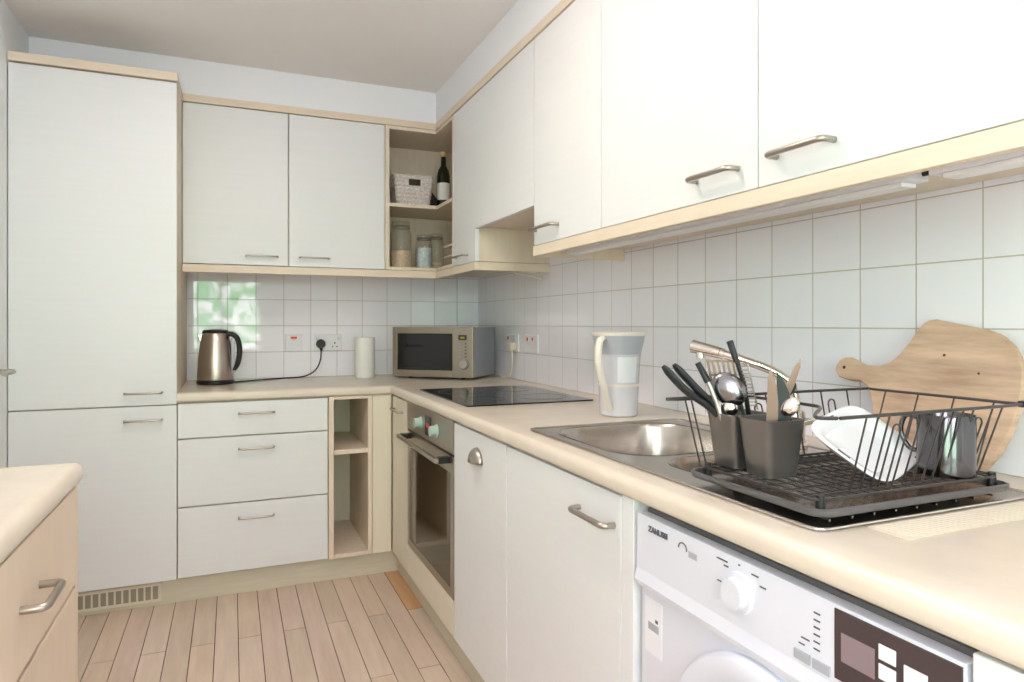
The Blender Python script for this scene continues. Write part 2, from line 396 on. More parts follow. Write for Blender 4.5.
ho = hb.build('handle', M['ovensteel'], dd, bevel=.004, bseg=3)
for a in (oy0 + .035, oy1 - .065):
    B('handle_bracket', M['black'], ho, -.7345, -.692, a, a + .03, .705, .727, .002)
B('vent_slot', M['black'], t, -.6925, -.673, oy0 + .002, oy1 - .002, .7325, .741, 0)
tag(MB().box(-DF, -.669, oy0, oy1, .107, .234).build('oven_filler_panel', M['beige'], bevel=.0015), 'low cream filler panel directly beneath the oven', 'panel')

t = thing('base_cabinet', 'tall-doored white base cabinet with small cup handle beside the oven', 'cabinet', (-.34, -1.88, .107))
B('body', M['carcass'], t, -.667, -.02, -2.122, -1.648, .1075, .70)
B('rail', M['carcass'], t, -.667, -.645, -2.122, -1.648, .70, .8585)
d = B('door', M['door'], t, -DF, -.669, -2.121, -1.649, .107, .853, .002)
cm = MB(); NL = 14; loops = []
for k in range(7):   # half-dome cup pull opening downwards
    a = PI / 2 * k / 6; rr = .044 * math.cos(a) + .004; dx = .028 * math.sin(a)
    loops.append([(-DF - dx, -1.885 + rr * math.cos(PI * i / NL), .762 + rr * .95 * math.sin(PI * i / NL)) for i in range(NL + 1)])
cm.loft(loops, False, False, closed=False)
ch = cm.build('handle', M['handle'], d, smooth=True)
sm = ch.modifiers.new('solid', 'SOLIDIFY'); sm.thickness = .003
ch['label'] = 'small domed cup handle'

t = thing('base_cabinet', 'wide white sink base cabinet with bow handle beside the washing machine', 'cabinet', (-.34, -2.42, .107))
B('body', M['carcass'], t, -.667, -.02, -2.716, -2.124, .1075, .70)
B('rail', M['carcass'], t, -.667, -.645, -2.716, -2.124, .70, .8585)
d = B('door', M['door'], t, -DF, -.669, -2.716, -2.127, .107, .853, .002)
bowy(d, -2.548, -2.692, .790, d=.028, r=.0062)
B('end_panel', M['door'], t, -DF, -.02, -2.760, -2.72, .107, .8585, .002)

t = thing('base_cabinet', 'pale end base cabinet at the right of the washing machine', 'cabinet', (-.34, -3.7, .107))
B('body', M['carcass'], t, -.667, -.02, -4.2, -3.392, .1075, .8585)
B('door', M['door'], t, -DF, -.669, -4.2, -3.392, .107, .853, .002)
B('plinth', M['plinth'], t, -.656, -.64, -4.2, -3.392, 0, .1055)

# washing machine
t = thing('washing_machine', 'white front-loading washing machine under the worktop beside the sink cabinet', 'washing machine', (-.36, -3.08, 0))
wy0, wy1 = -3.386, -2.773
B('body', M['white'], t, -.668, -.08, wy0, wy1, .012, .832, .004)
B('top', M['traygrey'], t, -.668, -.08, wy0 + .002, wy1 - .002, .8325, .846, .002)
for fx in (-.62, -.14):
    for fy in (wy0 + .05, wy1 - .05):
        MB().tube([(fx, fy, 0), (fx, fy, .012)], .02, 14).build('foot', M['black'], t)
fm = MB()   # front with a sloping lip under the control panel
fm.prism([(-.668, .699), (-.684, .699), (-.694, .705), (-.6965, .715), (-.691, .735), (-.690, .8375), (-.668, .8375)], wy0, wy1, 'y')
cpn = fm.build('control_panel', M['white'], t, bevel=.001)
B('front_panel', M['white'], t, -.682, -.668, wy0, wy1 - .004, .03, .698, .002)
cx, cz = -3.08, .505
dm = MB()
def ringx(r, x, n=64): return [(x, cx + r * math.cos(2 * PI * i / n), cz + r * math.sin(2 * PI * i / n)) for i in range(n)]
dm.loft([ringx(.19, -.6821), ringx(.19, -.692), ringx(.183, -.702), ringx(.165, -.706), ringx(.142, -.698), ringx(.138, -.684)], True, True)
wd = dm.build('door', M['white'], t, smooth=True)
gm = MB(); gm.loft([ringx(.137, -.6845), ringx(.12, -.706), ringx(.06, -.716), ringx(.01, -.718)], True, True)
gm.build('door_glass', M['glassblack'], wd, smooth=True)
dsp = B('display_panel', M['display'], cpn, -.6918, -.6895, -3.383, -3.222, .744, .833, .0005)
B('screen', M['screen'], dsp, -.6926, -.6918, -3.280, -3.233, .770, .806, 0)
for a, b_, c, d_ in ((-3.308, -3.286, .798, .816), (-3.308, -3.286, .775, .793), (-3.346, -3.318, .765, .806), (-3.308, -3.286, .752, .770)):
    B('button', M['whiteplastic'], dsp, -.6935, -.6918, a, b_, c, d_, .0006)
for a, b_ in ((-3.184, -3.157), (-3.216, -3.188)):
    B('button', M['inkl'], cpn, -.6935, -.690, a, b_, .741, .754, .0006)
for i in range(6):
    B('marking', M['ink'], cpn, -.6915, -.6898, -3.199, -3.189, .7655 + i * .0095, .7675 + i * .0095, 0)
for yy, zz, ww in ((-3.168, .7715, .014), (-3.164, .7625, .010), (-2.999, .824, .024), (-3.015, .817, .010), (-3.075, .8235, .014), (-3.0, .789, .013), (-3.0915, .8115, .012), (-3.028, .7665, .018), (-3.047, .828, .004)):
    B('marking', M['ink'], cpn, -.6915, -.6898, yy - ww, yy, zz, zz + .002, 0)
kb = MB(); kb.tube([(-.690, -3.048, .787), (-.697, -3.048, .787)], .031, 32); kb.tube([(-.697, -3.048, .787), (-.708, -3.048, .787)], [.024, .022], 32)
kb.build('dial', M['white'], cpn, smooth=True)
text_mesh('lettering', 'ZANUSSI', .0145, M['ink'], cpn, (-.6912, -2.841, .8175), (0, -1, 0), (0, 0, 1), .0008)
em = MB()
em.tube([(-.6908, -2.912 - .011 * math.cos(a * .3), .812 + .009 * math.sin(a * .3)) for a in range(-1, 12)], .0012, 6)
em.build('emblem', M['ink'], cpn)
B('emblem', M['inkl'], cpn, -.6912, -.6898, -2.949, -2.928, .802, .812, 0)
lb = B('energy_sticker', M['whiteplastic'], t, -.6832, -.682, -2.842, -2.789, .585, .685, 0)
B('sticker_print', M['inkl'], lb, -.6836, -.6832, -2.832, -2.800, .628, .642, 0)
B('sticker_print', M['ink'], lb, -.6836, -.6832, -2.830, -2.822, .646, .652, 0)

# ------------------------------------------------------------------ worktop (one L-shaped top, bullnose front, cut-out for the sink)
CT, CB, DC = .9, .86, .7015
SX0, SX1, SY0, SY1 = -.625, -.152, -3.135, -2.178
wt = MB()
prof = [(.63, CB), (DC - .010, CB)] + [(DC - .010 + .010 * math.sin(a), CB + .010 - .010 * math.cos(a)) for a in (.5, 1.0, PI / 2)] + \
       [(DC - .018 + .018 * math.cos(a), CT - .018 + .018 * math.sin(a)) for a in (0, .35, .7, 1.05, PI / 2)] + [(.63, CT)]
YE = -4.25
wt.loft([[(BX + .0005, -d, z) for d, z in prof], [(-d, -d, z) for d, z in prof], [(-d, YE, z) for d, z in prof]])
wt.box(BX + .0005, -.0065, -.63, -.0065, CB, CT)
wt.box(-.63, -.0065, SY1, -.63, CB, CT).box(-.63, -.0065, YE, SY0, CB, CT).box(-.63, SX0, SY0, SY1, CB, CT).box(SX1, -.0065, SY0, SY1, CB, CT)
wk = tag(wt.build('worktop', M['worktop'], smooth=True), 'cream L-shaped worktop carrying the hob, sink and kettle', 'worktop')

# ------------------------------------------------------------------ hob
t = thing('hob', 'black ceramic glass hob set in the worktop above the oven', 'hob', (-.378, -1.30, .9005))
MB().prism(rrect(-.634, -.122, -1.622, -.976, .008, 3), .9005, .9055, 'z').build('glass', M['glassblack'], t, bevel=.001)
for x, y, r in ((-.50, -1.15, .095), (-.50, -1.45, .075), (-.26, -1.15, .075), (-.26, -1.45, .1)):
    MB().tube(arc((x, y), r, 0, 354, 60, 'xy', .9056), .0006, 4, closed=True).build('zone_ring', M['ink'], t)

# ------------------------------------------------------------------ sink
t = thing('sink', 'stainless steel inset sink with main bowl, half bowl and drainer', 'sink', (-.39, -2.65, .9005))
outer = rrect(-.640, -.138, -3.150, -2.163, .02, 4)
main_b = rrect(-.602, -.205, -2.622, -2.188, .11, 8)
half_b = rrect(-.565, -.285, -2.835, -2.650, .08, 8)
curve_plate('deck', outer, [main_b, half_b], .9005, .9035, M['sinksteel'], t)
MB().tube([(p[0], p[1], .9035) for p in outer], .0028, 8, closed=True).build('rim', M['sinksteel'], t, smooth=True)
def bowl(x0, x1, y0, y1, r, dep):
    ls = [rrect(x0 - .004, x1 + .004, y0 - .004, y1 + .004, r + .004, 8, .9045), rrect(x0 + .001, x1 - .001, y0 + .001, y1 - .001, r, 8, .902), rrect(x0 + .005, x1 - .005, y0 + .005, y1 - .005, r, 8, .89)]
    for k in range(6):
        a = PI / 2 * k / 5; i = .012 + .03 * (1 - math.cos(a))
        ls.append(rrect(x0 + i, x1 - i, y0 + i, y1 - i, max(r - i * .6, .02), 8, .9 - dep + .03 - .03 * math.sin(a)))
    return MB().loft(ls, False, True).build('bowl', M['sinksteel'], t, smooth=True)
bm_ = bowl(-.602, -.205, -2.622, -2.188, .11, .16)
bh_ = bowl(-.565, -.285, -2.835, -2.650, .08, .10)
for (x, y, z, p) in ((-.40, -2.41, .7402, bm_), (-.42, -2.745, .8002, bh_)):
    MB().tube([(x, y, z), (x, y, z + .004)], .035, 24).build('drain', M['chrome'], p, smooth=True)
rb = MB()
for i in range(9): rb.tube([(-.585 + i * .047, -3.12, .9032), (-.585 + i * .047, -2.87, .9032)], .0022, 6)
rb.build('drainer_ribs', M['sinksteel'], t, smooth=True)

# tap
t = thing('mixer_tap', 'chrome swivel mixer tap standing behind the sink bowls', 'tap', (-.176, -2.66, .904))
mb = MB(); mb.lathe([(.027, .9045), (.027, .912), (.022, .916), (.022, .985), (.018, .99), (.012, .992)], -.176, -2.66, 28)
mb.build('base', M['chrome'], t, smooth=True)
sp = spline([(-.176, -2.66, .99), (-.177, -2.659, 1.02), (-.185, -2.65, 1.055), (-.215, -2.628, 1.082), (-.26, -2.588, 1.105), (-.298, -2.545, 1.122)], 6)
MB().tube(sp, .0105, 14).build('spout', M['chrome'], t, smooth=True)
hd = MB(); hd.tube([(-.293, -2.551, 1.120), (-.299, -2.543, 1.1225)], .0135, 18); hd.tube([(-.299, -2.543, 1.1225), (-.336, -2.484, 1.138)], [.014, .0165], 18)
hd.tube([(-.326, -2.503, 1.128), (-.326, -2.503, 1.110)], .011, 14)
hd.build('spray_head', M['chrome'], t, smooth=True)
lv = MB(); lv.tube([(-.176, -2.682, .965), (-.19, -2.735, .978), (-.20, -2.765, .99)], [.009, .007, .006], 12)
lv.build('lever', M['chrome'], t, smooth=True)

# ------------------------------------------------------------------ dish rack
t = thing('dish_rack', 'black wire dish rack on grey drip tray over the sink drainer', 'dish rack', (-.41, -2.99, .907))
tx0, tx1, ty0, ty1 = -.632, -.192, -3.148, -2.842
tm = MB()
tm.loft([rrect(tx0 + .010, tx1 - .010, ty0 + .010, ty1 - .010, .02, 5, .9155), rrect(tx0 + .003, tx1 - .003, ty0 + .003, ty1 - .003, .024, 5, .917), rrect(tx0, tx1, ty0, ty1, .026, 5, .921), rrect(tx0, tx1, ty0, ty1, .026, 5, .9275),
         rrect(tx0 + .005, tx1 - .005, ty0 + .005, ty1 - .005, .022, 5, .9285), rrect(tx0 + .009, tx1 - .009, ty0 + .009, ty1 - .009, .02, 5, .9190)], True, True)
for fx in (tx0 + .07, tx1 - .07):
    for fy in (ty0 + .06, ty1 - .06): tm.tube([(fx, fy, .9055), (fx, fy, .916)], .009, 12)
tm.build('drip_tray', M['traygrey'], t, smooth=True)
MB().prism(rrect(tx0 + .012, tx1 - .012, ty0 + .012, ty1 - .012, .017, 5), .9192, .9202, 'z').build('tray_floor', M['traymetal'], t)
bx0, bx1, by0, by1, bz = -.615, -.200, -3.130, -2.862, .9365
ux0, ux1, uy0, uy1, uz = -.650, -.150, -3.134, -2.826, 1.056
wb_ = MB()
by0f, by0 = -3.126, -3.102
wb_.tube(rrect(bx0, bx1, by0f, by1, .02, 4, bz), .0024, 6, closed=True)
wb_.tube([(bx0, by0, bz), (bx1, by0, bz)], .0020, 6)
# upper rim: its left side steps inwards round the two caddies
rim = spline([(-.58, uy0, uz), (-.18, uy0, uz), (ux1, uy0 + .03, uz), (ux1, uy1 - .03, uz), (-.18, uy1, uz), (-.62, uy1, uz), (ux0, uy1 - .012, uz), (-.60, -2.846, uz), (-.505, -2.852, uz), (-.492, -2.90, uz), (-.492, -2.99, uz), (-.505, -3.03, uz), (-.575, -3.085, uz), (-.606, -3.118, uz), (-.58, uy0, uz)], 6)
wb_.tube(rim[:-1], .0028, 8, closed=True)
n = 17
for i in range(n):
    f = (i + .5) / n; xb = bx0 + .01 + (bx1 - bx0 - .02) * f; xu = xb - .006 + .022 * f
    wb_.tube([(xb, by0f, bz), (xb, by1, bz)], .0015, 5)
    hair = i % 8 == 6
    for (yb, yu, near) in ((by0, uy0, True), (by1, uy1, False)):
        if near and i < 3: continue
        if not near and i % 3 != 1 and not hair: continue
        if not hair: wb_.tube([(xb, yb, bz), (xu, yu, uz)], .0016, 5); continue
        k = .78; hp = [(xb - .009, yb, bz)]
        for q in range(9):
            a = PI - PI * q / 8
            hp.append((xb + (xu - xb) * k + .009 * math.cos(a), yb + (yu - yb) * k, bz + (uz - bz) * k + .009 * math.sin(a)))
        hp.append((xb + .009, yb, bz)); wb_.tube(hp, .0016, 5)
for j in range(7):
    f = (j + .5) / 7; yb = by0 + (by1 - by0) * f; yu = uy0 + .03 + (uy1 - uy0 - .06) * f
    wb_.tube([(bx0, yb, bz - .002), (bx1, yb, bz - .002)], .0017, 5)
    if j % 2 == 0: wb_.tube([(bx1, yb, bz), (ux1, yu, uz)], .0016, 5)
for yb in (by1 - .002, by1 - .02): wb_.tube([(bx0, yb, bz), (-.632, yb + .022, uz)], .0016, 5)
wb_.build('wire_basket', M['wire'], t, smooth=True)
for fx in (bx0 + .012, bx1 - .012):
    for fy in (by0f + .006, by1 - .008):
        MB().tube([(fx, fy, .9195), (fx, fy, .943)], [.008, .006], 12).build('foot', M['black'], t, smooth=True)
B('rim_clip', M['black'], t, ux1 - .004, ux1 + .05, uy0 - .006, uy0 + .008, uz - .005, uz + .006, .002)

# cutlery caddies
def caddy(x, y, label):
    c = thing('utensil_caddy', label, 'utensil holder', (x, y, .939), 0, 'cutlery caddies in the dish rack')
    a, b = .033, .029; A, Bq = .043, .038; z0, z1 = .939, 1.034
    ls = [rrect(x - a, x + a, y - b, y + b, .012, 5, z0), rrect(x - A, x + A, y - Bq, y + Bq, .014, 5, z1 - .003), rrect(x - A - .002, x + A + .002, y - Bq - .002, y + Bq + .002, .015, 5, z1),
          rrect(x - A + .002, x + A - .002, y - Bq + .002, y + Bq - .002, .013, 5, z1), rrect(x - a + .003, x + a - .003, y - b + .003, y + b - .003, .01, 5, z0 + .004)]
    MB().loft(ls, True, True).build('cup', M['caddy'], c, smooth=True)
    return c
caddy(-.553, -2.890, 'dark grey utensil caddy farther from the camera, holding ladle and tongs')
caddy(-.553, -2.972, 'dark grey utensil caddy nearer the camera, holding knives')

def ut(name, label, cat): return dict(name=name, label=label, cat=cat)
def u_thing(name, label, cat, base): return thing(name, label, cat, base)
# tongs (two ribbed black arms)
b0 = (-.566, -2.893, .956)
t = u_thing('tongs', 'black ribbed tongs leaning far out of the back caddy', 'tongs', b0)
for k, (tip, mid) in enumerate((((-.681, -2.842, 1.118), (-.648, -2.862, 1.076)), ((-.664, -2.851, 1.121), (-.630, -2.868, 1.080)))):
    path = spline([b0, (-.592 + .003 * k, -2.882, 1.028 + .006 * k), mid, tip], 8)
    MB().tube(path, [.004 + .0060 * min(1, i / 14) if i < 21 else .0100 - .0010 * (i - 21) ** 1.5 for i in range(len(path))], 12, flat=.6).build('arm', M['blacksoft'], t, smooth=True)
# ladle
b0 = (-.540, -2.893, .956)
t = u_thing('ladle', 'silver round-bowled ladle leaning from the back caddy', 'ladle', b0)
def dome(c, nrm, R, dep, xs=1.0, axis=None):
    nrm = Vector(nrm).normalized(); u = Vector(axis).normalized() if axis else nrm.orthogonal().normalized(); u = (u - nrm * u.dot(nrm)).normalized(); w = nrm.cross(u)
    loops = []
    for k in range(8):
        a = PI / 2 * k / 7; r = R * math.cos(a) + .0005
        loops.append([tuple(Vector(c) - nrm * dep * math.sin(a) + u * r * xs * math.cos(2 * PI * i / 24) + w * r * math.sin(2 * PI * i / 24)) for i in range(24)])
    return loops
camdir = Vector((-.75, -.66, .05))
o = MB().loft(dome((-.572, -2.889, 1.076), -camdir, .027, .018, 1.25, (-.05, .02, .045)), False, True).build('bowl', M['ladle'], t, smooth=True)
o.modifiers.new('s', 'SOLIDIFY').thickness = .0015
MB().tube([(-.562, -2.897, 1.066), (-.545, -2.898, 1.03), b0], [.006, .005, .004], 10, flat=.6).build('handle', M['steel'], t, smooth=True)
# slotted turner
b0 = (-.537, -2.878, .956)
t = u_thing('slotted_turner', 'steel slotted turner behind the ladle, slotted head upwards', 'spatula', b0)
R_ = Vector((.755, -.655, 0)); 
def tp(c, a, b): return tuple(Vector(c) + R_ * a + Vector((-.15, .1, 1)).normalized() * b)
hc = (-.567, -2.870, 1.100); th = .0012; mb = MB(); dv = Vector((-.65, -.75, .1)).normalized() * th
for i in range(6):
    a = -.024 + i * .0088
    mb.add([Vector(tp(hc, a + s * .0022, b)) + dv * q for q in (0, 1) for s, b in ((-1, -.024), (1, -.024), (1, .024), (-1, .024))], [(0, 1, 2, 3), (7, 6, 5, 4), (0, 4, 5, 1), (1, 5, 6, 2), (2, 6, 7, 3), (3, 7, 4, 0)])
for z_ in (-.026, .0, .026):
    mb.add([Vector(tp(hc, a, z_ + s * .0022)) + dv * q for q in (0, 1) for a, s in ((-.0265, -1), (.0225, -1), (.0225, 1), (-.0265, 1))], [(0, 1, 2, 3), (7, 6, 5, 4), (0, 4, 5, 1), (1, 5, 6, 2), (2, 6, 7, 3), (3, 7, 4, 0)])
mb.build('slotted_head', M['blade'], t)
MB().tube([tp(hc, -.002, -.027), (-.552, -2.876, 1.04), b0], [.005, .004, .004], 8, flat=.5).build('handle', M['blacksoft'], t, smooth=True)
# small stick brush
b0 = (-.575, -2.905, .956)
t = u_thing('cooking_utensil', 'short black-ended utensil between the tongs and the ladle', 'utensil', b0)
MB().tube([b0, (-.600, -2.888, 1.055), (-.614, -2.878, 1.098)], [.003, .004, .004], 8).build('shaft', M['steel'], t, smooth=True)
MB().tube([(-.611, -2.880, 1.090), (-.626, -2.870, 1.124)], [.0065, .0055], 10).build('grip', M['blacksoft'], t, smooth=True)
# long black handled grater/server
b0 = (-.530, -2.908, .956)
t = u_thing('long_grater', 'tallest utensil in the back caddy, thin black grater with perforated blade', 'grater', b0)
MB().tube([b0, (-.549, -2.903, 1.085), (-.562, -2.898, 1.128)], .0042, 8).build('frame', M['black'], t, smooth=True)
MB().tube([(-.5625, -2.898, 1.126), (-.5735, -2.893, 1.163)], [.0055, .0062], 10).build('grip', M['blacksoft'], t, smooth=True)
gb = MB()
for i in range(12):
    f = i / 11; c = Vector((-.5395, -2.909, 1.048)).lerp(Vector((-.557, -2.903, 1.118)), f)
    gb.tube([c - R_ * .001, c + R_ * .011], .0016, 6)
gb.tube([(-.531, -2.917, 1.04), (-.5485, -2.911, 1.122)], .0014, 6)
gb.build('perforated_blade', M['steel'], t, smooth=True)
# white cup shaped spoon in back caddy
b0 = (-.590, -2.905, .958)
t = u_thing('measuring_scoop', 'small pale scoop low behind the ladle bowl', 'spoon', (-.571, -2.897, .958))
MB().loft(dome((-.574, -2.893, 1.043), -camdir, .015, .010), False, True).build('bowl', M['chrome'], t, smooth=True).modifiers.new('s', 'SOLIDIFY').thickness = .001
MB().tube([(-.572, -2.896, 1.032), (-.571, -2.897, .958)], .003, 8).build('handle', M['chrome'], t, smooth=True)
# front caddy: knives and spoons
def blade(parent, name, pts, m, thick=.0014):
    n_ = Vector((-.65, -.76, 0)).normalized() * thick
    N_ = len(pts); vs = [Vector(p) for p in pts] + [Vector(p) + n_ for p in pts]
    return MB().add(vs, [tuple(range(N_)), tuple(range(2 * N_ - 1, N_ - 1, -1))] + [(i, (i + 1) % N_, N_ + (i + 1) % N_, N_ + i) for i in range(N_)]).build(name, m, parent)
def wpt(c, a, z): return Vector(c) + R_ * a + Vector((0, 0, z))
t = u_thing('kitchen_knife', 'broad pointed knife blade upright in the front caddy', 'knife', (-.565, -2.985, .956))
c0 = Vector((-.565, -2.985, 0))
blade(t, 'blade', [wpt(c0, a, z) for a, z in ((-.009, 1.0), (.009, 1.0), (.0105, 1.06), (.008, 1.09), (.002, 1.112), (-.002, 1.120), (-.006, 1.10), (-.008, 1.05))], M['blade'])
MB().tube([wpt(c0, 0, .956), wpt(c0, 0, 1.0)], .007, 10, flat=.6).build('grip', M['black'], t, smooth=True)
t = u_thing('black_knife', 'curved black knife blade beside the broad steel knife', 'knife', (-.545, -2.985, .956))
c0 = Vector((-.545, -2.990, 0))
blade(t, 'blade', [wpt(c0, a, z) for a, z in ((-.008, 1.0), (.008, 1.0), (.014, 1.05), (.010, 1.078), (.001, 1.10), (-.010, 1.114), (-.010, 1.08), (-.009, 1.04))], M['black'])
MB().tube([wpt(c0, 0, .956), wpt(c0, 0, 1.0)], .007, 10, flat=.6).build('grip', M['black'], t, smooth=True)
t = u_thing('serrated_knife', 'slim serrated knife pointing up to the right from the front caddy', 'knife', (-.555, -2.962, .956))
c0 = Vector((-.520, -2.975, 0))
blade(t, 'blade', [Vector(p) for p in ((-.548, -2.966, 1.03), (-.538, -2.971, 1.03), (-.516, -2.984, 1.085), (-.506, -2.990, 1.12), (-.505, -2.9905, 1.136), (-.514, -2.985, 1.122), (-.526, -2.978, 1.09))], M['blade'])
MB().tube([(-.555, -2.962, .956), (-.543, -2.969, 1.034)], .006, 10, flat=.6).build('grip', M['black'], t, smooth=True)
t = u_thing('black_spoon', 'small black spoon at the right of the front caddy', 'spoon', (-.545, -2.955, .956))
MB().loft(dome((-.513, -2.972, 1.082), (.65, .75, .1), .009, .006, 1.6, (.012, -.01, .022)), False, True).build('bowl', M['black'], t, smooth=True).modifiers.new('s', 'SOLIDIFY').thickness = .0015
MB().tube([(-.519, -2.969, 1.070), (-.545, -2.955, .956)], .003, 8).build('handle', M['black'], t, smooth=True)
t = u_thing('steel_spoon', 'polished steel spoon low in the front caddy under the black knife', 'spoon', (-.53, -2.992, .956))
MB().loft(dome((-.537, -2.997, 1.055), -camdir, .013, .007, 1.4, (.012, -.01, .02)), False, True).build('bowl', M['chrome'], t, smooth=True).modifiers.new('s', 'SOLIDIFY').thickness = .001
MB().tube([(-.535, -2.996, 1.040), (-.53, -2.992, .956)], .003, 8).build('handle', M['chrome'], t, smooth=True)

# white dish leaning in the rack
A_, B_, C_, D_ = Vector((-.526, -3.030, 1.020)), Vector((-.362, -2.940, 1.042)), Vector((-.200, -3.012, .948)), Vector((-.478, -3.096, .926))
cen = (A_ + B_ + C_ + D_) / 4; ex = ((B_ + C_) - (A_ + D_)) / 4; ey = ((A_ + B_) - (D_ + C_)) / 4
nn = ex.cross(ey).normalized();
if nn.z < 0: nn = -nn
def sup(a, b, h, n=48, p=4.5):
    out = []
    for i in range(n):
        q = 2 * PI * i / n; c, s = math.cos(q), math.sin(q)
        u = math.copysign(abs(c) ** (2 / p), c) * a; v = math.copysign(abs(s) ** (2 / p), s) * b
        out.append(tuple(cen + ex * u + ey * v + nn * h))
    return out
t = thing('dish', 'white rectangular ceramic dish tilted in the wire rack', 'dish', tuple(cen - nn * .02))
MB().loft([sup(.55, .55, -.012), sup(.66, .66, -.010), sup(.98, .98, .010), sup(1.0, 1.0, .012), sup(.97, .97, .0135), sup(.80, .78, .009), sup(.68, .66, -.004), sup(.3, .3, -.006)], True, True).build('body', M['ceramic'], t, smooth=True)
for (u, v, du, dv_) in ((-.15, .90, .09, 0), (-.93, .05, .0, .14), (.62, -.88, .09, 0)):
    p = cen + ex * u + ey * v + nn * .0135
    MB().tube([p - ex * du - ey * dv_, p + ex * du + ey * dv_], .0016, 6).build('rim_mark', M['ink'], t)

# steel mug
mx, my = -.278, -3.086
t = thing('steel_mug', 'dark polished steel mug in the wire rack beside the dish', 'mug', (mx, my, .939))
MB().lathe([(.0425, .9395), (.0435, .941), (.0435, .948), (.0435, 1.039), (.0425, 1.041), (.0415, 1.039), (.0415, .948), (.02, .944)], mx, my, 40).build('body', M['darksteel'], t, smooth=True)
hd_ = Vector((-.30, .95, 0)).normalized()
MB().tube(spline([Vector((mx, my, 1.030)) + hd_ * .042, Vector((mx, my, 1.032)) + hd_ * .062, Vector((mx, my, 1.005)) + hd_ * .070, Vector((mx, my, .978)) + hd_ * .058, Vector((mx, my, .972)) + hd_ * .042], 6), .0042, 10).build('handle', M['darksteel'], t, smooth=True)

# chopping board leaning on the tiles
bp = [(-2.683, 1.084), (-2.682, 1.096), (-2.690, 1.109), (-2.704, 1.116), (-2.720, 1.116), (-2.738, 1.109), (-2.760, 1.101), (-2.793, 1.100), (-2.819, 1.110), (-2.838, 1.128), (-2.854, 1.155), (-2.864, 1.179), (-2.874, 1.194), (-2.885, 1.202), (-2.900, 1.204),
      (-2.952, 1.194), (-3.010, 1.183), (-3.035, 1.174), (-3.056, 1.158), (-3.072, 1.137), (-3.084, 1.110), (-3.090, 1.075), (-3.089, 1.035), (-3.083, .995), (-3.072, .960), (-3.055, .930), (-3.03, .912), (-3.00, .906), (-2.90, .906), (-2.87, .910), (-2.845, .93), (-2.830, .955), (-2.812, .990), (-2.795, 1.030), (-2.777, 1.056), (-2.755, 1.066), (-2.72, 1.066), (-2.697, 1.070)]
k_ = (.105) / .3
nb = Vector((-1, 0, k_)).normalized()
def bpt(y, z, off): return Vector((-.14 + (z - .9) * k_, y, z)) - nb * off
t = thing('chopping_board', 'wooden paddle chopping board leaning on the tiles behind the rack', 'chopping board', (-.135, -2.95, .904))
nbp = len(bp)
MB().loft([[bpt(y, z, 0) for y, z in bp], [bpt(y, z, .018) for y, z in bp]]).build('board', M['board'], t, bevel=.002)
hq = bpt(-2.706, 1.092, -.0006)
MB().tube([hq, hq - nb * .003], .004, 12).build('hanging_hole', M['gap'], t)
for (yy, zz, rr) in ((-2.935, 1.130, .003), (-3.01, 1.098, .0025)):
    hq = bpt(yy, zz, -.0004); MB().tube([hq, hq - nb * .002], rr, 10).build('wood_knot', M['grout'], t)

# ribbed drip mat
mm = MB(); mm.prism(rrect(-.555, -.06, -3.221, -3.156, .006, 3), .9005, .9016, 'z')
for i in range(9): mm.tube([(-.545, -3.163 - i * .0066, .9016), (-.07, -3.163 - i * .0066, .9016)], .0009, 5)
tag(mm.build('draining_mat', M['mat']), 'thin cream ribbed mat strip on the worktop beside the sink edge', 'mat')

# ------------------------------------------------------------------ water filter jug
jx, jy = -.248, -1.998
t = thing('filter_jug', 'translucent white water filter jug standing between hob and sink', 'jug', (jx, jy, .9005))
J = [(.058, .9005), (.063, .905), (.066, .98), (.070, 1.06), (.074, 1.11), (.084, 1.150), (.086, 1.158)]
MB().lathe(J, jx, jy, 40, .92, 1.05).build('body', M['jug'], t, smooth=True)
MB().lathe([(.0668, .996), (.0676, 1.0), (.0678, 1.004), (.0672, 1.004)], jx, jy, 40, .925, 1.055).build('seam_band', M['jugtop'], t, smooth=True)
MB().lathe([(.0745, 1.098), (.0765, 1.112), (.0860, 1.150), (.0868, 1.158)], jx, jy, 40, .925, 1.055).build('funnel', M['jugdark'], t, smooth=True)
MB().lathe([(.087, 1.156), (.089, 1.160), (.088, 1.166), (.04, 1.170)], jx, jy, 40, .92, 1.05).build('lid', M['jugtop'], t, smooth=True)
hv = Vector((-.80, -.60, 0)).normalized(); hs = Vector((hv.y, -hv.x, 0)) * -1
J0 = Vector((jx, jy, 0)) - hs * .022
hp = spline([J0 + hv * .076 + Vector((0, 0, 1.150)), J0 + hv * .105 + Vector((0, 0, 1.135)), J0 + hv * .112 + Vector((0, 0, 1.07)), J0 + hv * .092 + hs * .012 + Vector((0, 0, .99)), J0 + hv * .066 + hs * .018 + Vector((0, 0, .925))], 6)
MB().tube(hp, .0125, 12, flat=.6).build('handle', M['jugtop'], t, smooth=True)
wdn = MB(); wdn.lathe([(.0705, 1.015), (.0735, 1.088)], jx, jy, 40, .926, 1.056, cap=False)
# pale cartridge chamber seen through the front
cv = Vector((-.62, -.78, 0)).normalized(); cs = Vector((.78, -.62, 0))
wl = []
for z_, r_ in ((1.01, .0672), (1.09, .0735)):
    wl.append([(jx + .925 * (r_ + .0012) * math.cos(a), jy + 1.055 * (r_ + .0012) * math.sin(a), z_) for a in [math.radians(232 + 5 * i) for i in range(12)]])
MB().loft(wl, False, False, closed=False).build('cartridge_window', M['whiteplastic'], t, smooth=True)

